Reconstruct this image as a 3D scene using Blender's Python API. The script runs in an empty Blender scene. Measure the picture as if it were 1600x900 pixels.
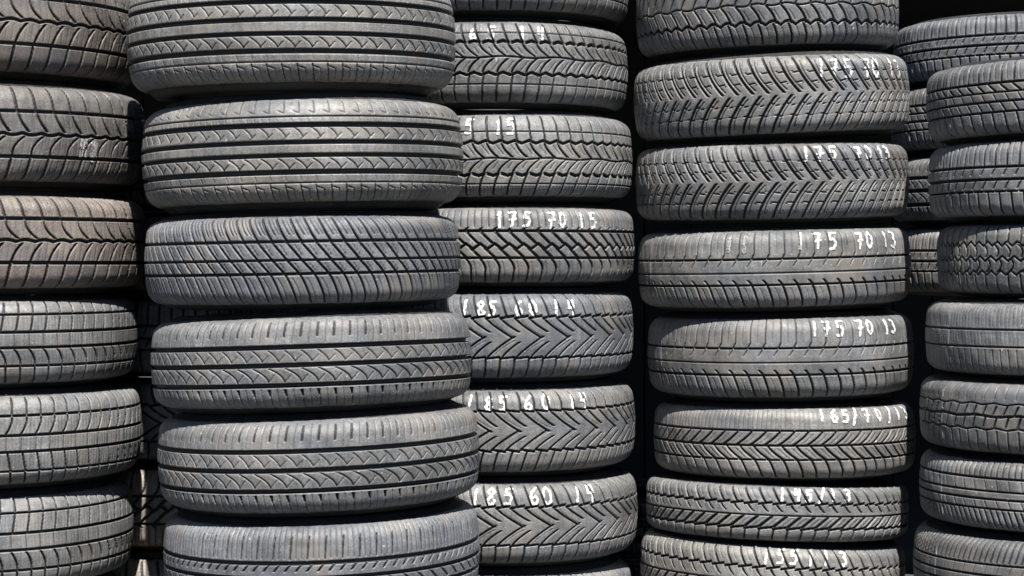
import bpy, math, random
import numpy as np
from mathutils import Vector

# ------------------------------------------------------------------ camera, sky, sun
F_PX, HORIZON, CAM_Z = 3150.0, 400.0, 0.85
scene = bpy.context.scene
cam_d = bpy.data.cameras.new('camera')
cam = bpy.data.objects.new('camera', cam_d)
scene.collection.objects.link(cam)
cam.location = (0, 0, CAM_Z)
cam.rotation_euler = (math.radians(90), 0, 0)
cam_d.sensor_width = 36
cam_d.lens = F_PX / 1600 * 36
cam_d.shift_y = -(450 - HORIZON) / 1600
cam_d.clip_end = 500
scene.camera = cam

SUN_EL, SUN_AZ = 58.5, 10.2          # degrees; azimuth to the right of the viewer's back
e, a = math.radians(SUN_EL), math.radians(SUN_AZ)
to_sun = Vector((math.sin(a) * math.cos(e), -math.cos(a) * math.cos(e), math.sin(e)))
sun_d = bpy.data.lights.new('sun', 'SUN')
sun_d.energy = 5.0
sun_d.angle = math.radians(0.6)
sun_d.color = (1.0, 0.965, 0.91)
sun = bpy.data.objects.new('sun', sun_d)
sun.rotation_euler = to_sun.to_track_quat('Z', 'Y').to_euler()
sun.location = (2, -3, 6)
scene.collection.objects.link(sun)

w = bpy.data.worlds.new('World')
scene.world = w
w.use_nodes = True
nt = w.node_tree
bg = nt.nodes['Background']
sky = nt.nodes.new('ShaderNodeTexSky')
sky.sky_type = 'NISHITA'
sky.sun_disc = False
sky.sun_elevation = e
sky.air_density = 0.6
sky.dust_density = 0.3
sky.sun_rotation = math.atan2(to_sun.x, to_sun.y)
nt.links.new(sky.outputs[0], bg.inputs[0])
bg.inputs[1].default_value = 0.05
scene.view_settings.view_transform = 'Standard'
scene.view_settings.look = 'None'
scene.view_settings.exposure = 1.15
scene.view_settings.gamma = 1.0

COL = scene.collection


# ------------------------------------------------------------------ materials
def node(nt, t, **kw):
    n = nt.nodes.new(t)
    for k, v in kw.items():
        setattr(n, k, v)
    return n


def rubber_material(name, tread=True):
    m = bpy.data.materials.new(name)
    m.use_nodes = True
    nt = m.node_tree
    L = nt.links.new
    b = nt.nodes['Principled BSDF']
    tc = node(nt, 'ShaderNodeTexCoord')
    info = node(nt, 'ShaderNodeObjectInfo')
    # shift the texture space per object
    sh = node(nt, 'ShaderNodeVectorMath', operation='SCALE')
    L(info.outputs['Color'], sh.inputs[0]); sh.inputs['Scale'].default_value = 0.0
    addv = node(nt, 'ShaderNodeVectorMath', operation='ADD')
    L(tc.outputs['Object'], addv.inputs[0])
    rnd = node(nt, 'ShaderNodeMath', operation='MULTIPLY')
    L(info.outputs['Random'], rnd.inputs[0]); rnd.inputs[1].default_value = 37.0
    L(rnd.outputs[0], addv.inputs[1])

    def noise(scale, detail, rough=0.55, vec=None, stretch=None):
        n = node(nt, 'ShaderNodeTexNoise')
        n.inputs['Scale'].default_value = scale
        n.inputs['Detail'].default_value = detail
        n.inputs['Roughness'].default_value = rough
        src = addv.outputs[0]
        if stretch:
            mp = node(nt, 'ShaderNodeMapping')
            mp.inputs['Scale'].default_value = stretch
            L(src, mp.inputs[0]); src = mp.outputs[0]
        L(src, n.inputs['Vector'])
        return n

    def ramp(src, a, b_, lo=0.0, hi=1.0):
        r = node(nt, 'ShaderNodeMapRange')
        r.inputs['From Min'].default_value = a
        r.inputs['From Max'].default_value = b_
        r.inputs['To Min'].default_value = lo
        r.inputs['To Max'].default_value = hi
        L(src, r.inputs['Value'])
        return r.outputs[0]

    def mul(a_, b_):
        n = node(nt, 'ShaderNodeMath', operation='MULTIPLY')
        L(a_, n.inputs[0])
        if isinstance(b_, float):
            n.inputs[1].default_value = b_
        else:
            L(b_, n.inputs[1])
        return n.outputs[0]

    big = ramp(noise(7, 4).outputs['Fac'], .3, .7, .62, 1.35)
    band = ramp(noise(5, 3, stretch=(1, 1, 14)).outputs['Fac'], .3, .7, .82, 1.18)
    vert = ramp(noise(22, 3, .6, stretch=(5, 5, .6)).outputs['Fac'], .3, .7, .76, 1.24)
    fine = ramp(noise(260, 3, .7).outputs['Fac'], .3, .7, .62, 1.38)
    k = mul(mul(mul(big, band), vert), fine)
    col = node(nt, 'ShaderNodeVectorMath', operation='SCALE')
    L(info.outputs['Color'], col.inputs[0]); L(k, col.inputs['Scale'])
    # brownish road dust in soft patches
    dust = ramp(noise(11, 5, .6).outputs['Fac'], .48, .72, 0, .68)
    mixd = node(nt, 'ShaderNodeMix', data_type='RGBA')
    L(dust, mixd.inputs[0]); L(col.outputs[0], mixd.inputs[6])
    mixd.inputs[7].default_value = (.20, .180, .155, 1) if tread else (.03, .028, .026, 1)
    out = mixd.outputs[2]
    if tread:
        blu_sheen = ramp(noise(6.5, 3, .5, stretch=(1, 1, 1.7)).outputs['Fac'], .52, .68, 0, .38)  # bluish sheen painted into the tread colour as soft patches
        mixb = node(nt, 'ShaderNodeMix', data_type='RGBA')
        L(blu_sheen, mixb.inputs[0]); L(out, mixb.inputs[6])
        mixb.inputs[7].default_value = (.082, .090, .112, 1)
        out = mixb.outputs[2]
    # pale grit specks and scuffs
    sp = ramp(noise(95, 2, .5).outputs['Fac'], .735, .765, 0, .75)
    mixs = node(nt, 'ShaderNodeMix', data_type='RGBA')
    L(sp, mixs.inputs[0]); L(out, mixs.inputs[6])
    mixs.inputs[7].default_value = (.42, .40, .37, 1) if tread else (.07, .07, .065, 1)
    out = mixs.outputs[2]
    if tread:
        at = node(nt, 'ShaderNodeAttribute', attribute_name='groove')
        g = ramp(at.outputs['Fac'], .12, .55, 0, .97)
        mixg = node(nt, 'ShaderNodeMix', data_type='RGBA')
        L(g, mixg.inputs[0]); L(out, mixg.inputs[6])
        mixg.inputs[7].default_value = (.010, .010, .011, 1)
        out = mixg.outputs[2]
    L(out, b.inputs['Base Color'])
    L(ramp(noise(30, 4).outputs['Fac'], .3, .7, .43, .70), b.inputs['Roughness'])
    b.inputs['Specular IOR Level'].default_value = .5
    bp = node(nt, 'ShaderNodeBump')
    bp.inputs['Strength'].default_value = .55
    bp.inputs['Distance'].default_value = .0012
    nb = noise(330, 4, .7)
    L(nb.outputs['Fac'], bp.inputs['Height'])
    L(bp.outputs[0], b.inputs['Normal'])
    return m


M_TREAD = rubber_material('worn_tread_rubber', True)
M_SIDE = rubber_material('sidewall_rubber', False)


def plain(name, c1, c2, rough, scale, bump=.3):
    m = bpy.data.materials.new(name)
    m.use_nodes = True
    nt = m.node_tree
    b = nt.nodes['Principled BSDF']
    tc = node(nt, 'ShaderNodeTexCoord')
    n = node(nt, 'ShaderNodeTexNoise')
    n.inputs['Scale'].default_value = scale
    n.inputs['Detail'].default_value = 6
    nt.links.new(tc.outputs['Object'], n.inputs['Vector'])
    cr = node(nt, 'ShaderNodeValToRGB')
    cr.color_ramp.elements[0].position = .35
    cr.color_ramp.elements[1].position = .65
    cr.color_ramp.elements[0].color = (*c1, 1)
    cr.color_ramp.elements[1].color = (*c2, 1)
    nt.links.new(n.outputs['Fac'], cr.inputs[0])
    nt.links.new(cr.outputs[0], b.inputs['Base Color'])
    b.inputs['Roughness'].default_value = rough
    bp = node(nt, 'ShaderNodeBump')
    bp.inputs['Strength'].default_value = bump
    bp.inputs['Distance'].default_value = .002
    nt.links.new(n.outputs['Fac'], bp.inputs['Height'])
    nt.links.new(bp.outputs[0], b.inputs['Normal'])
    return m


M_LINER = plain('inner_rubber', (.012, .012, .012), (.022, .022, .022), .7, 40)
M_PAINT = plain('white_marker_paint', (.30, .31, .32), (.74, .74, .73), .6, 160, .2)
M_SCUFF = plain('pale_scuffed_rubber', (.17, .165, .16), (.34, .33, .32), .8, 220, .3)
M_GROUND = plain('dark_asphalt', (.035, .034, .032), (.065, .062, .058), .9, 3)
M_SHADE = plain('shade_black_boards', (.003, .003, .003), (.006, .006, .006), .9, 8)  # near-black colour stands in for the deep shade behind the stacks


# ------------------------------------------------------------------ mesh helper
def grid_mesh(name, P, mat, closed_u=True, attr=None, keep=None, flip=False):
    """P: array (rows, cols, 3); faces join neighbours."""
    nr, nc = P.shape[:2]
    idx = np.arange(nr * nc).reshape(nr, nc)
    if closed_u:
        a_ = idx[:-1]; b_ = np.roll(idx, -1, 1)[:-1]
        c_ = np.roll(idx, -1, 1)[1:]; d_ = idx[1:]
    else:
        a_ = idx[:-1, :-1]; b_ = idx[:-1, 1:]; c_ = idx[1:, 1:]; d_ = idx[1:, :-1]
    Fc = np.stack([a_, b_, c_, d_], -1).reshape(-1, 4)
    if keep is not None:
        Fc = Fc[keep.reshape(-1)]
    V = P.reshape(-1, 3)
    if keep is not None:
        used = np.unique(Fc)
        re = -np.ones(len(V), dtype=np.int64); re[used] = np.arange(len(used))
        Fc = re[Fc]; V = V[used]
        if attr is not None:
            attr = attr.reshape(-1)[used]
    if flip:
        Fc = Fc[:, ::-1]
    me = bpy.data.meshes.new(name)
    me.vertices.add(len(V)); me.loops.add(Fc.size); me.polygons.add(len(Fc))
    me.vertices.foreach_set('co', V.astype(np.float32).ravel())
    me.loops.foreach_set('vertex_index', Fc.astype(np.int32).ravel())
    me.polygons.foreach_set('loop_start', np.arange(0, Fc.size, 4, dtype=np.int32))
    me.polygons.foreach_set('loop_total', np.full(len(Fc), 4, dtype=np.int32))
    me.polygons.foreach_set('use_smooth', np.ones(len(Fc), dtype=bool))
    if attr is not None:
        at = me.attributes.new('groove', 'FLOAT', 'POINT')
        at.data.foreach_set('value', attr.astype(np.float32).ravel())
    me.update(calc_edges=True)
    me.materials.append(mat)
    return me


def link(name, me, parent=None, color=None):
    o = bpy.data.objects.new(name, me)
    COL.objects.link(o)
    if parent:
        o.parent = parent
    if color:
        o.color = (*color, 1)
    return o


# ------------------------------------------------------------------ tread pattern language
# every stroke is a function (u, v) -> (mask 0..1, depth in metres); v = +1 upper, -1 lower tread edge
SOFT = .0012
TRI = lambda x: 4 * np.abs((x % 1.0) - .5) - 1          # +-1 zigzag
SINE = lambda x: np.sin(2 * np.pi * x)
ARCH = lambda x: 2 * np.abs(np.sin(np.pi * x)) - 1       # scallops


def C(v0, w, d=.007, amp=0.0, P=.03, wave=TRI, ph=0.0, dash=0.0, Pd=None, phd=0.0):
    """circumferential groove of half-width w metres; dash = share of each pitch left closed"""
    def f(u, v, t):
        c = v0 + (amp * wave(u / P + ph) if amp else 0)
        dist = np.abs(v - c) * t
        if amp:
            dist = dist / math.sqrt(1 + (2 * amp * t / (P / 2)) ** 2 * .6)
        m = np.clip((w * 1.15 + .0001 - dist) / SOFT + .5, 0, 1)
        if dash:
            q = (u / (Pd or P) + phd) % 1.0
            m = m * np.clip((np.minimum(q, 1 - q) * 2 - dash) * 20 + .5, 0.12, 1)
        return m, d
    return f


def T(v1, v2, P, w, slope=0.0, curve=0.0, off=0.0, d=.006, zig=0.0, taper=0.0, wave=0.0):
    """transverse groove from v1 to v2 repeated every P; slope = total sideways run; taper thins the v2 end"""
    lo, hi = min(v1, v2), max(v1, v2)

    def f(u, v, t):
        q = np.clip((v - v1) / (v2 - v1), -.1, 1.1)
        cu = off + slope * q + curve * 4 * q * (1 - q)
        if zig:
            cu = cu + zig * TRI(v * t / .006)
        du = slope + curve * 4 * (1 - 2 * q)
        du = du / ((v2 - v1) * t)
        x = (u - cu + P / 2) % P - P / 2
        dist = np.abs(x) / np.sqrt(1 + du ** 2)
        ww = (w * 1.2 if w > .001 else w) * (1 - taper * np.clip(q, 0, 1))
        m = np.clip((ww - dist) / SOFT + .5, 0, 1)
        e1 = np.clip((v - lo) * t / .0015 + .5, 0, 1) * np.clip((hi - v) * t / .0015 + .5, 0, 1)
        return m * e1, d
    return f


ES = 1.42   # far edge of the shoulder in v

PAT = {
    'ribbed': [C(.67, .0009, .003), C(.50, .0033, .009), C(.15, .0031, .009), C(-.12, .0030, .009), C(-.46, .0036, .009), C(-.67, .0009, .003),
               T(.45, .25, .031, .0009, .016, .003, d=.003), T(.20, .33, .031, .0008, .012, 0, .012, d=.0025),
               T(-.17, -.40, .031, .0009, .022, .004, d=.003), T(-.41, -.27, .031, .0008, .012, 0, .020, d=.0025),
               T(.74, 1.32, .028, .0009, -.005, .002, d=.003), T(.74, .80, .028, .0008, -.011, 0, .0, d=.0025), T(1.25, .95, .028, .0007, .001, 0, .012, d=.001), T(.65, .56, .014, .0008, .002, d=.0015),
               T(-.70, -1.30, .028, .0010, .008, 0, d=.0035), T(-.75, -.80, .028, .0008, .011, 0, .003, d=.003), T(-.80, -1.1, .028, .0008, .004, 0, .015, d=.002), T(-.52, -.64, .028, .0008, .003, d=.0015)],
    'diagonal': [C(.45, .0019), C(.0, .0016), C(-.33, .0017),
                 T(1.38, .47, .0265, .0014, .022, -.006), T(1.38, .60, .0265, .0010, .018, -.005, .010, d=.003), T(1.30, .60, .0265, .0009, .018, -.005, .018, d=.002),
                 T(.43, .02, .0265, .0013, .026, 0, .022), T(.38, .10, .0265, .0009, .014, 0, .036, d=.002, zig=.0008),
                 T(-.02, -.31, .0265, .0014, .020, 0, .050), T(-.06, -.28, .0265, .0009, .012, 0, .062, d=.002, zig=.0008),
                 T(-.35, -1.30, .0265, .0013, .020, .005, .072, taper=.3), T(-.42, -1.1, .0265, .0009, .016, .004, .084, d=.002)],
    'threeline': [C(.37, .0031, .009), C(-.06, .0031, .009), C(-.53, .0031, .009),
                  T(.60, 1.02, .030, .0016, .004, 0, 0, taper=.3, d=.0035), T(.44, 1.12, .030, .0008, .006, 0, .014, d=.002),
                  T(.30, .02, .030, .0009, .020, .003, d=.003), T(.02, .18, .030, .0008, .013, 0, .019, d=.002), T(.24, .1, .010, .0006, .003, 0, .004, d=.0008),
                  T(-.12, -.46, .030, .0010, .030, .007, d=.0035), T(-.46, -.26, .030, .0008, .014, 0, .029, d=.002),
                  T(-.62, -.80, .030, .0020, .002, 0, taper=.5), T(-.78, -1.25, .030, .0009, .004, 0, .002, d=.003), T(-.60, -1.20, .030, .0008, .004, 0, .015, d=.002)],
    'fineshoulder': [C(.22, .0026), C(-.14, .0026), C(-.5, .0026),
                     T(.32, 1.2, .0105, .0009, .002, 0, d=.002), T(.30, .85, .0315, .0010, .004, 0, d=.004),
                     T(.18, .02, .020, .0013, -.010, 0, d=.004), T(-.18, -.42, .030, .0011, .020, 0, d=.004),
                     T(-.55, -1.2, .030, .0012, .008, 0, d=.004)],
    'winter': [C(.74, .0009, .003), C(.50, .0024, .008, .03, .030, TRI, dash=.16, phd=.5), C(.10, .0012, .005, .02, .12, SINE),
               C(-.33, .0021, .007, .035, .030, TRI), C(-.60, .0009, .003),
               T(1.36, .52, .030, .0015, .010, -.005), T(.44, .12, .030, .0016, .026, -.004, .011, taper=.6),
               T(.36, .18, .030, .0009, .010, 0, .000, d=.002),
               T(.06, -.30, .030, .0014, -.022, -.004, .010), T(-.36, -1.32, .030, .0014, -.004, -.002, -.010),
               T(1.25, .80, .0075, .0008, .002, 0, d=.0012), T(.0, -.26, .030, .0008, -.016, 0, .022, d=.002)],
    'chunky': [C(.40, .0018), C(-.04, .0022, .007, .075, .030, TRI), C(-.37, .0019),
               T(.38, .04, .030, .0020, .026, 0), T(.50, .40, .030, .0013, -.008, 0, .004),
               T(-.10, -.35, .030, .0019, .020, 0, .010), T(1.3, .50, .015, .0010, .003, 0, d=.003),
               T(-.40, -.72, .030, .0016, .010, .003, .0), T(-.72, -1.30, .030, .0014, -.004, 0, .010),
               T(-.45, -1.1, .030, .0008, .003, .003, .015, d=.002)],
    'chevron': [C(.48, .0018, .007, .03, .030, lambda x: 2 * (x % 1) - 1), C(-.54, .0016, .007, .02, .030, lambda x: 2 * (x % 1) - 1),
                T(1.36, .50, .030, .0014, .014, -.003), T(1.2, .6, .030, .0008, .009, -.002, .015, d=.0015),
                T(.46, -.05, .060, .0013, .058, -.004), T(.46, .10, .060, .0012, .040, -.003, .030),
                T(-.52, -.0, .060, .0013, .056, -.004, .005), T(-.52, -.14, .060, .0012, .036, -.003, .035),
                T(-.56, -1.34, .030, .0014, -.012, .003), T(-.56, -1.2, .030, .0008, -.010, .003, .014, d=.0015),
                T(.40, .0, .060, .0008, .045, -.005, .014, d=.0015, zig=.0008), T(-.46, -.1, .060, .0008, .042, -.005, .020, d=.0015, zig=.0008)],
    'vee': [T(1.36, .03, .0315, .0018, .044, -.0105), T(.95, .10, .0315, .0010, .034, -.0080, .0165, d=.003),
            T(-1.36, -.03, .0315, .0018, .044, -.0105, .015), T(-.95, -.10, .0315, .0010, .034, -.0080, .0315, d=.003),
            C(.60, .0009, .004, .02, .0315, lambda x: 2 * (x % 1) - 1, 0, .45, .0315, .3), C(.30, .0009, .004, .03, .0315, lambda x: 2 * (x % 1) - 1, .4, .5, .0315, .1),
            C(-.58, .0009, .004, .02, .0315, lambda x: 2 * (x % 1) - 1, 0, .45, .0315, .5), C(-.28, .0009, .004, .03, .0315, lambda x: 2 * (x % 1) - 1, .2, .5, .0315, .7),
            T(1.2, .8, .0105, .0008, .001, 0, d=.0012)],
    'centrerib': [C(.27, .0015, .006, dash=.10, Pd=.031), C(-.11, .0009, .004), C(-.44, .0014),
                  T(.24, .06, .031, .0011, -.009, 0, d=.003, taper=.5), T(.26, .42, .031, .0011, .006, 0, d=.004),
                  T(.42, 1.30, .031, .0010, .001, 0, .006, d=.0035), T(.40, 1.2, .031, .0008, .001, 0, .020, d=.0015),
                  T(-.30, -.42, .031, .0012, .008, 0, -.008), T(-.44, -1.34, .031, .0015, .012, .004, .0),
                  T(-.50, -1.15, .031, .0008, .010, .004, .015, d=.0015)],
    'herring': [C(.40, .0012, dash=.08, Pd=.029), C(-.05, .0014), C(-.48, .0013, dash=.06, Pd=.029),
                T(.38, -.04, .029, .0014, -.033, .003), T(-.07, -.46, .029, .0014, .030, -.003, .004),
                T(.30, .02, .029, .0008, -.020, .002, .008, d=.0015, zig=.0006), T(-.12, -.42, .029, .0008, .022, 0, .022, d=.0015, zig=.0006),
                T(-.50, -1.34, .029, .0014, .014, .004, .006), T(.42, 1.2, .0097, .0008, .001, 0, d=.0015)],
    'slashed': [C(.42, .0016, .007, .045, .029, lambda x: 2 * (x % 1) - 1), C(-.06, .0011, .004), C(-.57, .0017, .007, .04, .029, lambda x: 2 * (x % 1) - 1),
                T(1.36, .45, .029, .0014, .016, -.004), T(.36, .08, .029, .0017, .012, -.002, .010, taper=.7),
                T(-.10, -.54, .029, .0020, -.027, 0, .0), T(-.60, -1.34, .029, .0014, -.006, 0, .004),
                T(-.14, -.50, .029, .0008, -.022, 0, .013, d=.0015), T(1.2, .6, .029, .0008, .011, -.003, .014, d=.0015)],
    'scallop': [C(.0, .0012, .005, .03, .06, SINE), C(-.50, .0019, .007, .055, .031, ARCH), C(.62, .0016, .006, .05, .031, ARCH),
                T(.0, -.52, .031, .0014, .022, .004), T(-.14, -.42, .031, .0008, .012, 0, .018, d=.002),
                T(-.50, -1.34, .031, .0015, .006, .005, .0155), T(-.6, -1.2, .031, .0009, .004, .004, .001, d=.002),
                T(.0, .55, .031, .0014, .026, -.003), T(.6, 1.3, .031, .0014, .004, 0, .012)],
    'broad': [C(.53, .0025), C(.03, .0022, .007, .022, .036, lambda x: np.abs(SINE(x / 2)) * 2 - 1), C(-.47, .0024),
              T(1.36, .56, .036, .0016, .016, 0), T(.50, .08, .036, .0015, .022, -.007, .018, taper=.2),
              T(-.02, -.44, .036, .0016, -.020, -.003, .012), T(-.50, -1.34, .036, .0019, -.012, 0, -.010),
              T(1.2, .6, .012, .0008, .012, 0, d=.0013, zig=.0006), T(.46, .1, .012, .0008, .004, 0, d=.0012, zig=.0008),
              T(-.05, -.42, .012, .0008, -.004, 0, d=.0012, zig=.0008)],
    'blocks': [C(.72, .0014), C(.26, .0019), C(-.13, .0019), C(-.60, .0016, .006, dash=.05, Pd=.028),
               T(1.3, .75, .028, .0013, -.003, 0), T(.70, .29, .028, .0013, -.006, 0, -.003),
               T(.22, -.09, .028, .0009, .001, 0, -.012, d=.0025), T(-.17, -.57, .028, .0012, .012, .003, -.012),
               T(-.62, -1.25, .028, .0013, .002, 0, .0), T(.68, .3, .007, .0007, 0, 0, d=.001), T(.2, -.1, .007, .0007, 0, 0, d=.001),
               T(-.2, -.55, .007, .0007, .002, 0, d=.001)],
    'fourline': [C(.42, .0016), C(.15, .0012), C(-.12, .0016), C(-.42, .0012),
                 T(1.32, .46, .026, .0013, .003, .002), T(.38, .18, .026, .0012, .016, 0), T(.12, -.10, .026, .0009, .008, 0, .01, d=.003),
                 T(-.15, -.38, .026, .0010, .010, 0), T(-.46, -1.3, .026, .0013, .004, .002, .006), T(1.1, .5, .026, .0008, .003, 0, .013, d=.002)],
    'ticks': [C(.33, .0016), C(-.03, .0018), C(-.37, .0014, dash=.1, Pd=.025),
              T(1.3, .36, .025, .0014, .001, .001), T(.28, .10, .025, .0013, -.006, 0, d=.004), T(-.08, -.30, .025, .0013, -.008, 0, .005, d=.004),
              T(-.40, -1.3, .025, .0014, .002, 0, .010), T(1.15, .45, .025, .0008, .001, 0, .012, d=.002)],
    'jigsaw': [C(.48, .0013, .005, .07, .022, TRI), C(.02, .0014, .005, .08, .026, TRI, .3), C(-.42, .0013, .005, .07, .022, TRI, .6),
               T(1.25, .50, .026, .0012, .004, .002), T(.46, .06, .026, .0012, .006, .006), T(-.02, -.40, .026, .0012, -.006, .006, .013),
               T(-.46, -1.25, .026, .0012, .002, 0, .004), T(.4, .1, .009, .0007, .001, 0, d=.001), T(-.05, -.36, .009, .0007, .001, 0, d=.001)],
    'worn': [C(.30, .0013, .005), C(-.22, .0013, .005), T(1.2, .38, .0085, .0007, .001, 0, d=.0012),
             T(.24, -.16, .0085, .0007, .002, 0, d=.001), T(-.30, -1.2, .0170, .0010, .002, 0, d=.002)],
    'stepped': [C(.45, .0010, .004, .03, .05, TRI), C(.08, .0018, .006, .03, .09, TRI), C(-.32, .0012, .005, .03, .045, TRI),
                T(.40, .12, .022, .0012, -.008, 0), T(.05, -.28, .024, .0016, -.006, 0, .004), T(1.15, .6, .022, .0008, -.006, 0, d=.002),
                T(-.38, -1.2, .022, .0011, .001, 0, d=.003)],
    'comb': [C(.55, .0014), C(.15, .0012), C(-.10, .0013), C(-.40, .0011),
             T(1.3, .58, .0125, .0011, .0005, 0, d=.003), T(.5, .18, .025, .0009, .004, 0, d=.002),
             T(-.45, -1.3, .0125, .0012, .012, .002, d=.004), T(-.14, -.38, .025, .0009, .006, 0, d=.002)],
    'cross': [C(.40, .0013), C(-.05, .0013), C(-.5, .0011),
              T(1.2, .05, .07, .0015, .07, 0), T(-1.2, -.05, .07, .0015, .07, 0), T(1.2, .1, .07, .0013, -.06, 0, .02), T(1.1, .5, .015, .0009, 0, 0, d=.002)],
}


# ------------------------------------------------------------------ tyre builder
_low = lambda rng, n: [(rng.uniform(-1, 1), rng.uniform(0, 6.28), k) for k in range(2, 2 + n)]


class Shape:
    def __init__(s, R, W, pat, flip, phase, rng):
        s.R, s.W = R, W
        s.pat, s.flip, s.phase = PAT[pat], flip, phase
        s.t = .415 * W
        s.s0 = .295 * W
        s.cr = .34
        s.rs = .172 * W
        s.phi0 = s.s0 / s.cr
        s.x0 = s.cr * math.sin(s.phi0)
        s.r0 = R - s.cr * (1 - math.cos(s.phi0))
        s.phimax = math.radians(80)
        s.S = s.s0 + s.rs * (s.phimax - s.phi0)
        s.low = _low(rng, 5)
        s.rng = rng

    def prof(s, q):
        aq = np.abs(q); sg = np.sign(q)
        flat = aq <= s.s0
        phi = np.where(flat, aq / s.cr, s.phi0 + (aq - s.s0) / s.rs)
        x = np.where(flat, s.cr * np.sin(phi), s.x0 + s.rs * (np.sin(phi) - math.sin(s.phi0)))
        r = np.where(flat, s.R - s.cr * (1 - np.cos(phi)), s.r0 - s.rs * (math.cos(s.phi0) - np.cos(phi)))
        return x * sg, r, np.sin(phi) * sg, np.cos(phi)

    def surf(s, th, q, lift=0.0):
        """th (1,nc), q (nr,1) -> points, groove depth 0..1"""
        u = s.R * th + s.phase + 0 * q
        v = q / s.t + 0 * th
        if s.flip:
            v = -v
        depth = np.zeros_like(u)
        for f in s.pat:
            m, d = f(u, v, s.t)
            depth = np.maximum(depth, m * d)
        # shallower towards the shoulder edge, nothing at the seam with the sidewall
        edge = np.clip((s.S - np.abs(q)) / .006, 0, 1)
        fade = np.clip((s.S * 1.02 - np.abs(q)) / (.26 * s.S), 0, 1) ** .4
        depth = depth * fade * edge
        x, r, nx, nr_ = s.prof(q + 0 * th)
        wob = sum(a_ * np.sin(k * th + p) for a_, p, k in s.low) * .0008
        wear = .0004 * np.sin(37 * th + 9 * v) * np.sin(23 * th + 1)
        h = wear - depth + lift
        r = r + wob + nr_ * h
        x = x + nx * h
        return np.stack([r * np.sin(th), -r * np.cos(th), x], -1), np.clip(depth / .0045, 0, 1)


def thetas(R, fine):
    if fine is None:
        return np.linspace(-math.pi, math.pi, 97)[:-1]
    a1 = np.arange(-1.2, 1.2, fine / R)
    a2 = np.arange(1.2, 1.75, 2 * fine / R)
    a3 = np.linspace(1.75, 2 * math.pi - 1.75, 80)[:-1]
    a4 = -a2[::-1]
    return np.concatenate([a4, a1, a2, a3])      # from about -1.75 up to 4.53


GLYPH = {
    '1': [[(-.06, .78), (.05, 1), (.0, 0)]],
    'I': [[(.04, 1), (-.02, 0)]],
    '3': [[(-.22, .92), (.0, 1), (.18, .84), (.12, .62), (-.06, .54), (.16, .42), (.2, .18), (.0, 0), (-.24, .08)]],
    '4': [[(-.18, 1), (-.22, .50), (.2, .52)], [(.2, 1), (.1, 0)]],
    '5': [[(.24, 1), (-.16, .98), (-.2, .58), (.08, .60), (.2, .36), (.08, .05), (-.24, .02)]],
    '6': [[(.16, 1), (-.12, .72), (-.24, .32), (-.10, .02), (.14, .04), (.22, .28), (.06, .48), (-.18, .34)]],
    '7': [[(-.24, .96), (.22, .98), (.06, .5), (-.04, 0)], [(-.14, .46), (.22, .5)]],
    'L': [[(-.24, .96), (.22, .98), (.04, .5), (-.06, 0)]],
    '8': [[(.0, .54), (-.2, .76), (.0, 1), (.2, .78), (.0, .54), (-.24, .26), (.0, 0), (.24, .26), (.0, .54)]],
    '0': [[(.0, 1), (-.22, .74), (-.22, .26), (.0, 0), (.22, .26), (.22, .74), (.0, 1)]],
    'o': [[(.0, .86), (-.22, .62), (-.2, .22), (.02, .1), (.24, .3), (.2, .7), (.0, .86)]],
    '/': [[(.26, 1.15), (-.24, -.25)]],
}


def make_number(sh, root, a_px, cx, text, vmid, hgt, Dax, mat=None, name='painted_digit', thick=.0027):
    """text: list of (glyph, photo x); built as paint lying on the tread surface"""
    for g, px in text:
        segs = []
        th0 = 0.0
        for _ in range(30):     # where on the curved front this photo column falls
            th0 = math.asin(max(-.95, min(.95, (px - cx) * (Dax - sh.R * math.cos(th0)) / (F_PX * sh.R))))
        u0 = sh.R * th0
        sl = sh.rng.uniform(-.06, .1)
        H = 1.16 * hgt * sh.rng.uniform(.92, 1.08)
        dy = sh.rng.uniform(-.0015, .0015)
        for poly in GLYPH[g]:
            pts = [(u0 + (x + sl * y) * H * .95, (y - .5) * H + dy) for x, y in poly]
            segs += list(zip(pts[:-1], pts[1:]))
        us = [p[0] for s_ in segs for p in s_]
        u1, u2 = min(us) - .008, max(us) + .008
        q0 = (vmid - .10) * sh.t
        step = .0008
        th = np.arange(u1, u2, step)[None, :] / sh.R
        q = np.arange(q0 - hgt * 1.05, min(q0 + hgt * 1.05, sh.S - .003), step)[:, None]
        P, g = sh.surf(th, q, .0015)
        U = sh.R * th + 0 * q
        Q = q - q0 + 0 * th
        dmin = np.full(U.shape, 9.0)
        for (ax, ay), (bx, by) in segs:
            dx, dy = bx - ax, by - ay
            L2 = dx * dx + dy * dy
            tt = np.clip(((U - ax) * dx + (Q - ay) * dy) / L2, 0, 1)
            dmin = np.minimum(dmin, np.hypot(U - ax - tt * dx, Q - ay - tt * dy))
        rs = np.random.RandomState(sh.rng.randint(0, 9999))
        n = rs.rand(*U.shape)
        # smooth random field
        big = rs.rand(U.shape[0] // 4 + 3, U.shape[1] // 4 + 3)
        big = np.kron(big, np.ones((4, 4)))[:U.shape[0], :U.shape[1]]
        wd = thick + thick * .4 * (big - .5) + .0010 * (n - .5)
        mask = (dmin < wd) & (g < .65) & ((big * .7 + n * .3) > (.13 if mat is None else .30))
        keep = mask[:-1, :-1] & (g[1:, 1:] < .9) & (g[1:, :-1] < .9) & (g[:-1, 1:] < .9)
        me = grid_mesh(name, P, mat or M_PAINT, closed_u=False, keep=keep)
        link(name, me, root)


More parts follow.
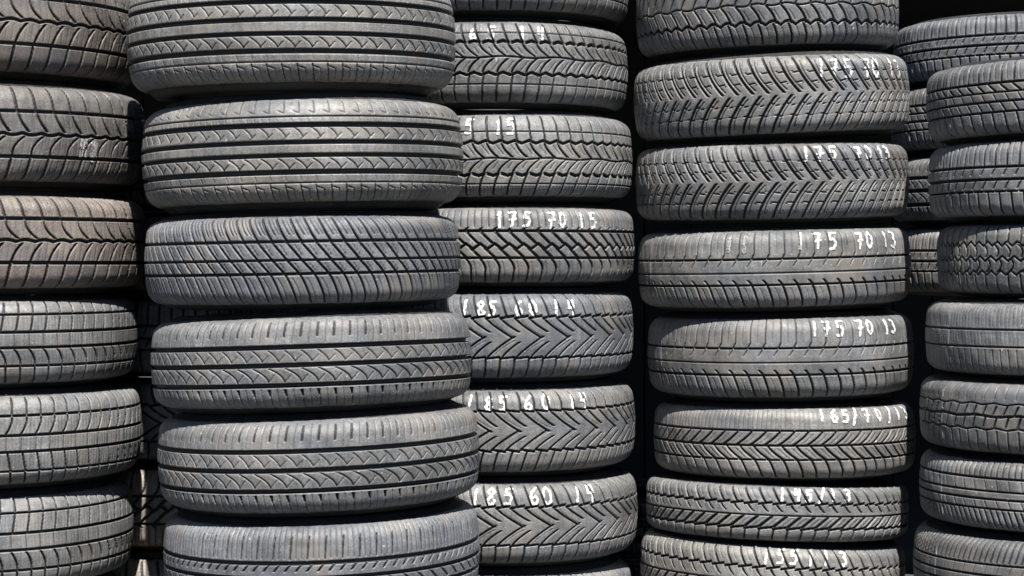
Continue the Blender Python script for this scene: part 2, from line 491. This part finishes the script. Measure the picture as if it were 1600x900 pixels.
def sidewall_rows(sh, sgn):
    W, R = sh.W, sh.R
    x1, r1, nx, nr_ = [float(v) for v in sh.prof(np.array(sh.S - .0015))]
    rim = R * .62
    pts = [(x1, r1)]
    P0 = np.array([x1, r1]); tdir = np.array([nr_, -nx])
    Pb = np.array([.494 * W, R - .060])
    # hermite from the tread edge to the bulge
    for k in range(1, 7):
        t = k / 6
        h00 = 2 * t**3 - 3 * t**2 + 1; h10 = t**3 - 2 * t**2 + t
        h01 = -2 * t**3 + 3 * t**2; h11 = t**3 - t**2
        p = h00 * P0 + h10 * tdir * .035 + h01 * Pb + h11 * np.array([0, -.035])
        pts.append(tuple(p))
    pts += [(.494 * W, R - .064), (.488 * W, R - .067), (.490 * W, R - .071), (.478 * W, R - .082),
            (.455 * W, R - .094), (.42 * W, rim + .020), (.395 * W, rim + .012), (.40 * W, rim + .009), (.385 * W, rim + .003), (.35 * W, rim)]
    return [(sgn * x, r) for x, r in pts]


def liner_rows(sh):
    W, R = sh.W, sh.R
    rim = R * .62
    half = [(.35 * W, rim), (.31 * W, rim + .002), (.33 * W, rim + .015), (.43 * W, R - .08), (.45 * W, R - .055),
            (.40 * W, R - .03), (.30 * W, R - .017), (.15 * W, R - .014)]
    return half + [(0, R - .014)] + [(-x, r) for x, r in half[::-1]]


def ring_mesh(name, rows, n, mat, sh=None):
    th = np.linspace(-math.pi, math.pi, n + 1)[:-1]
    P = np.zeros((len(rows), n, 3))
    for i, (x, r) in enumerate(rows):
        wob = 0
        if sh is not None:
            wob = sum(a_ * np.sin(k * th + p) for a_, p, k in sh.low) * .0008
        P[i, :, 0] = (r + wob) * np.sin(th); P[i, :, 1] = -(r + wob) * np.cos(th); P[i, :, 2] = x
    return grid_mesh(name, P, mat)


def tyre(loc, R, W, pat, flip, tint, nod, roll, label, group, fine=.0014, number=None, a_px=None, cx=None, D=None, seed=0):
    rng = random.Random(seed)
    sh = Shape(R, W, pat, flip, rng.uniform(0, .2), rng)
    root = bpy.data.objects.new('tyre', None)
    COL.objects.link(root)
    root.empty_display_size = .1
    root.location = loc
    root.rotation_euler = (nod, -math.radians(roll), 0)
    root['label'] = label; root['category'] = 'tyre'; root['group'] = group
    th = thetas(R, fine)[None, :]
    nr = max(24, int(2 * sh.S / (fine * .95))) if fine else 26
    q = np.linspace(-sh.S, sh.S, nr)[:, None]
    P, g = sh.surf(th, q)
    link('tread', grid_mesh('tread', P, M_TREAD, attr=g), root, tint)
    n = 220 if fine else 72
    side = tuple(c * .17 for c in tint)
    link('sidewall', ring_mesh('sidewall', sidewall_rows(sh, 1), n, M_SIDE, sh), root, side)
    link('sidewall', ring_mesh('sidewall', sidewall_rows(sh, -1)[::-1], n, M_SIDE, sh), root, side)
    link('inner_liner', ring_mesh('inner_liner', liner_rows(sh), 72, M_LINER), root)
    for xs_, vm_, hg_, th_ in SCUFFS.get(label, []):
        make_number(sh, root, a_px, cx, [('I', xs_)], vm_, hg_, D, M_SCUFF, 'scuff', th_)
    if number:
        make_number(sh, root, a_px, cx, *number, D)
    return root


# tints (rubber under road dust)
WARM = (.146, .143, .137); NEUT = (.115, .116, .118); COOL = (.105, .110, .120)
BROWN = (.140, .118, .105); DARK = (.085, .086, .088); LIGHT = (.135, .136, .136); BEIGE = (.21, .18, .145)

N = lambda s, xs: list(zip(s, xs))

# each stack: axis distance, top boundary photo-y list at the front of the stack, tyres from top to bottom
# tyre: cx, a (photo px), nod, roll, pattern, flip, tint, label, number
STACKS = []
STACKS.append(dict(D=4.02, group='tyres of the far left stack', b=[-62, 118, 293, 462, 612, 773, 940], T=[
    (-24, 240, .0, -1.2, 'broad', 0, tuple(c * .60 for c in BROWN), 'dark brownish tyre with broad slanted blocks, cut by the top left corner of the photo', None),
    (-18, 243, .0, .0, 'broad', 1, (.088, .082, .078), 'grey-brown tyre with a chipped pale patch near its right edge, far left stack', None),
    (-18, 243, .0, -.3, 'broad', 0, (.138, .116, .103), 'reddish-brown dusty tyre with broad slanted blocks, third down the far left stack', None),
    (-31, 243, .0, .0, 'blocks', 0, NEUT, 'grey tyre with small square blocks in rows directly below the reddish-brown tyre, far left stack', None),
    (-25, 243, .0, .2, 'blocks', 1, LIGHT, 'grey block-tread tyre second from the bottom of the far left stack', None),
    (-38, 243, .0, .2, 'blocks', 0, LIGHT, 'grey block-tread tyre cut by the bottom left corner of the photo', None)]))
STACKS.append(dict(D=3.887, group='tyres of the big front stack', b=[-55, 140, 328, 486, 648, 815, 975], T=[
    (457, 255, .02, .9, 'ribbed', 0, tuple(c * 1.05 for c in WARM), 'large warm grey tyre with smooth straight ribs, top of the big front stack', None),
    (475, 250, .0, 1.4, 'ribbed', 0, WARM, 'large warm grey straight-ribbed tyre, directly above the bluish diagonally cut one', None),
    (475, 246, .0, 1.0, 'diagonal', 0, tuple(c * .95 for c in COOL), 'bluish grey tyre with fine diagonal cuts across three thin lines, front stack', None),
    (488, 250, -.03, 1.9, 'threeline', 0, NEUT, 'grey three-line tyre with slotted smooth shoulder, directly below the diagonally cut tyre', None),
    (500, 250, -.01, 2.1, 'threeline', 0, NEUT, 'grey tyre with three curved deep lines, second from bottom of the front stack', None),
    (504, 246, .0, 1.62, 'fineshoulder', 0, COOL, 'blue-grey tyre with wide finely combed shoulder at the bottom of the front stack', None)]))
STACKS.append(dict(D=4.38, group='tyres of the middle stack with painted sizes', b=[-118, 22, 168, 316, 450, 602, 750, 893, 1054], T=[
    (777, 206, .0, .0, 'winter', 0, DARK, 'dark tyre showing only its lower edge at the very top of the middle stack', None),
    (773, 207, .0, .0, 'winter', 0, NEUT, 'winter tyre with white painted 65 14 on its upper shoulder, middle stack', (N('651L'.replace('L', '4'), (740, 768, 818, 847)), .82, .023)),
    (782, 208, .0, .4, 'winter', 1, LIGHT, 'winter tyre with white painted 5 15 smeared near its upper left, middle stack', (N('515', (733, 779, 801)), .84, .028)),
    (785, 208, .0, .0, 'chunky', 0, NEUT, 'chunky zigzag block tyre painted 175 70 15, middle stack', (N('17570I5', (781, 801, 824, 862, 880, 910, 928)), .82, .027)),
    (782, 208, .0, .2, 'chevron', 0, COOL, 'topmost of the three chevron tread tyres painted 185 60 14, middle stack', (N('I8560I4', (726, 752, 770, 812, 835, 871, 895)), .80, .026)),
    (785, 208, .0, .3, 'chevron', 1, NEUT, 'middle one of three chevron tyres painted 185 60 14, arrows pointing the other way', (N('I8560I4', (733, 764, 786, 827, 855, 896, 914)), .84, .026)),
    (788, 208, .0, .0, 'chevron', 0, NEUT, 'lowest chevron tread tyre with bold painted 185 60 14, middle stack', (N('I8560I4', (742, 767, 795, 836, 857, 903, 924)), .86, .030)),
    (782, 206, .0, .0, 'chevron', 1, LIGHT, 'pale tyre of which only the upper rim shows at the bottom of the middle stack', None)]))
STACKS.append(dict(D=4.33, group='tyres of the right of centre stack with painted sizes', b=[-65, 77, 216, 351, 489, 632, 757, 852, 965], T=[
    (1198, 204, .03, 2.0, 'scallop', 0, NEUT, 'tyre with scalloped arches along its lower tread, top of the right of centre stack', None),
    (1204, 214, .04, 2.6, 'vee', 0, LIGHT, 'wing-shaped winter tread tyre painted 175 70 13, directly below the scalloped tyre', (N('I757013', (1256, 1277, 1301, 1332, 1348, 1377, 1390)), .74, .033)),
    (1205, 212, .03, 1.1, 'vee', 1, NEUT, 'lower of the two wing-tread winter tyres painted 175 70 13', (N('I75L013'.replace('L', '7'), (1231, 1253, 1274, 1317, 1335, 1358, 1370)), .86, .024)),
    (1208, 211, .01, 1.4, 'centrerib', 0, LIGHT, 'smooth-banded tyre painted 175 70 13 with two pale scuffs at upper left', (N('I757013', (1222, 1251, 1275, 1321, 1337, 1366, 1380)), .84, .028)),
    (1218, 206, .0, .9, 'centrerib', 0, NEUT, 'smooth-banded tyre painted 175 70 13 directly above the 165/70/13 tyre', (N('I757013', (1245, 1264, 1287, 1320, 1337, 1368, 1380)), .88, .026)),
    (1224, 202, -.02, .1, 'herring', 0, WARM, 'herringbone tyre painted 165/70/13 with slashes, right of centre stack', (N('I65/70/I3', (1257, 1277, 1296, 1312, 1332, 1353, 1373, 1389, 1404)), .96, .022)),
    (1213, 203, -.05, -1.6, 'slashed', 0, NEUT, 'narrow slash-cut tyre painted 145/13, tilting right below the 165/70/13 tyre', (N('I45/I3', (1193, 1216, 1235, 1256, 1275, 1298)), .88, .021)),
    (1206, 205, -.04, -2.6, 'slashed', 0, WARM, 'narrow slash-cut tyre with smeared painted 155 13 at the photo bottom', (N('I551I3'.replace('1', 'I'), (1167, 1190, 1210, 1237, 1262, 1292)), .90, .026))]))
STACKS.append(dict(D=4.08, group='tyres of the far right stack', b=[75, 208, 343, 468, 597, 722, 845, 985], T=[
    (1664, 214, .0, 2.2, 'fourline', 0, NEUT, 'grey tyre with four thin lines and crosscuts, top of the far right stack', None),
    (1668, 214, .0, .3, 'ticks', 0, NEUT, 'grey tyre with two ticked ribs, second down the far right stack', None),
    (1680, 213, .0, .0, 'jigsaw', 0, DARK, 'worn tyre with crazed zigzag blocks like a jigsaw, third down the far right stack', None),
    (1664, 214, .0, .4, 'worn', 0, NEUT, 'nearly bald smooth tyre with two thin lines, fourth down the far right stack', None),
    (1654, 214, .0, .0, 'stepped', 0, DARK, 'dark tyre with stepped slanting blocks across its middle, far right stack', None),
    (1654, 214, .0, -.3, 'comb', 0, NEUT, 'tyre with fine comb-like cuts along its lower shoulder, far right stack', None),
    (1644, 214, .0, -.3, 'comb', 1, DARK, 'tyre cut by the bottom right corner of the photo', None)]))
STACKS.append(dict(D=5.17, group='tyres of the back right stack', b=[12, 120, 234, 350, 465], fine=.0018, T=[
    (1578, 180, .0, 1.2, 'ticks', 0, COOL, 'blue-grey tyre at the upper right corner, topmost of the stack behind', None),
    (1572, 178, .0, .4, 'fourline', 0, NEUT, 'grey tyre glimpsed behind the winter tyres, second down the back right stack', None),
    (1570, 178, .0, .2, 'threeline', 0, NEUT, 'grey tyre glimpsed between the two right stacks, third down the back stack', None),
    (1574, 178, .0, .0, 'ticks', 0, WARM, 'brownish tyre deep in the gap between the two right stacks, lowest one catching light', None)]))
STACKS.append(dict(D=4.45, group='tyres of the back left stack', b=[195, 330, 462, 592, 728, 866, 1040], fine=.0018, T=[
    (290, 214, .0, .0, 'blocks', 0, NEUT, 'almost hidden tyre behind the second tyre of the far left stack', None),
    (292, 214, .0, .0, 'blocks', 1, NEUT, 'almost hidden tyre showing a sliver left of the bluish diagonally cut tyre', None),
    (290, 214, .0, .0, 'ticks', 0, NEUT, 'almost hidden tyre in the dark gap left of the slotted three-line tyre', None),
    (288, 214, .0, .0, 'chevron', 0, COOL, 'grey tyre with crossing cuts glimpsed in the gap left of the big front stack', None),
    (290, 214, .0, .0, 'chunky', 1, BEIGE, 'sandy beige tyre with zigzag cuts glimpsed in the gap left of the big front stack', None),
    (284, 214, .0, .0, 'broad', 0, tuple(c * 1.2 for c in BEIGE), 'pale cream tyre glimpsed at the bottom of the gap left of the big front stack', None)]))

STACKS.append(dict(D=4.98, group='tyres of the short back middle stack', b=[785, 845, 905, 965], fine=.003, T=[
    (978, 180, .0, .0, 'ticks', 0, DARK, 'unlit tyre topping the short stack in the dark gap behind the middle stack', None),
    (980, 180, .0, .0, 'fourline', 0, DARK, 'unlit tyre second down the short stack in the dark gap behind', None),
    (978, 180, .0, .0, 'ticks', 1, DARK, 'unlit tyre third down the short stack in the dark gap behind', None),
    ]))

SCUFFS = {
    'smooth-banded tyre painted 175 70 13 with two pale scuffs at upper left': [(1112, .80, .022, .0036), (1136, .80, .026, .0040)],
    'grey-brown tyre with a chipped pale patch near its right edge, far left stack': [(174, -.20, .022, .0085), (186, -.26, .020, .0085), (50, -.80, .008, .005)],
}
seed = 11
for st in STACKS:
    D = st['D']
    b = st['b']
    fine = st.get('fine', .0014)
    zlow = None
    for i, (cx, apx, nod, roll, pat, flip, tint, label, num) in enumerate(st['T']):
        R = apx * D / math.sqrt(F_PX ** 2 + apx ** 2)
        k = (D - R) / F_PX
        yt, yb = b[i], b[i + 1]
        W = (yb - yt) * k
        zc = CAM_Z - ((yt + yb) / 2 - HORIZON) * k + R * nod
        X = (cx - 800) / F_PX * D
        seed += 7
        tyre((X, D, zc), R, W, pat, flip, tint, nod, roll, label, st['group'], fine, num, apx, cx, D, seed)
        zlow = CAM_Z - (yb - HORIZON) * k
        last = (X, R, tint)
    # whole tyres below the picture carry the stack down to the ground
    if zlow > .05:
        nn = max(1, round(zlow / .18))
        Wn = zlow / nn
        for j in range(nn):
            seed += 7
            dx, dr = (.08, .05) if ('back right' in st['group'] and j < 4) else (0, 0)
        tyre((last[0] + dx, D, zlow - (j + .5) * Wn), last[1] - dr, Wn, 'worn', 0, DARK, 0, 0,
                 ['lowest', 'second lowest', 'third lowest', 'fourth lowest', 'fifth lowest'][nn - 1 - j] + ' dark tyre near the ground in ' + st['group'].replace('tyres of ', ''), st['group'], .004, seed=seed)

# ------------------------------------------------------------------ ground and the black shelter added to darken the gaps
def box(name, x0, x1, y0, y1, z0, z1, mat, parent=None):
    V = [(x, y, z) for z in (z0, z1) for y in (y0, y1) for x in (x0, x1)]
    Fc = [(0, 2, 3, 1), (4, 5, 7, 6), (0, 1, 5, 4), (2, 6, 7, 3), (0, 4, 6, 2), (1, 3, 7, 5)]
    me = bpy.data.meshes.new(name)
    me.from_pydata(V, [], Fc)
    me.materials.append(mat)
    o = bpy.data.objects.new(name, me)
    COL.objects.link(o)
    if parent:
        o.parent = parent
    return o


gm = bpy.data.meshes.new('ground')
gm.from_pydata([(-60, -60, 0), (60, -60, 0), (60, 60, 0), (-60, 60, 0)], [], [(0, 1, 2, 3)])
gm.materials.append(M_GROUND)
g = bpy.data.objects.new('ground', gm)
COL.objects.link(g)
g['kind'] = 'structure'

shade_shelter = bpy.data.objects.new('added_shade_shelter', None)  # invented shelter, added to keep the gaps between the stacks dark
COL.objects.link(shade_shelter)
shade_shelter.location = (0, 7.4, 0)
shade_shelter['label'] = 'dark shelter added to blacken the gaps behind the tyre stacks'
shade_shelter['category'] = 'shade_shelter'
V, Fc = [], []
x = -4.0
rr = random.Random(5)
while x < 4.0:
    wd = rr.uniform(.14, .17); dp = rr.uniform(0, .012)
    n0 = len(V)
    for z in (0, 1.62):
        for y in (-dp, .03):
            for xx in (x, x + wd - .006):
                V.append((xx, y, z))
    Fc += [tuple(n0 + k for k in f) for f in [(0, 2, 3, 1), (4, 5, 7, 6), (0, 1, 5, 4), (2, 6, 7, 3), (0, 4, 6, 2), (1, 3, 7, 5)]]
    x += wd
me = bpy.data.meshes.new('shade_wall')
me.from_pydata(V, [], Fc); me.materials.append(M_SHADE)
link('shade_wall', me, shade_shelter)
box('shade_backing', -4, 4, .032, .09, 0, 1.62, M_SHADE, shade_shelter)
box('shade_roof', -4.2, 4.2, -2.2, .2, 1.62, 1.68, M_SHADE, shade_shelter)  # out-of-view cover, added to shade the boards and ground below it
box('shade_side_wall', -4.1, -4.0, -1.7, 0, 0, 1.62, M_SHADE, shade_shelter)
box('shade_side_wall', 4.0, 4.1, -1.7, 0, 0, 1.62, M_SHADE, shade_shelter)
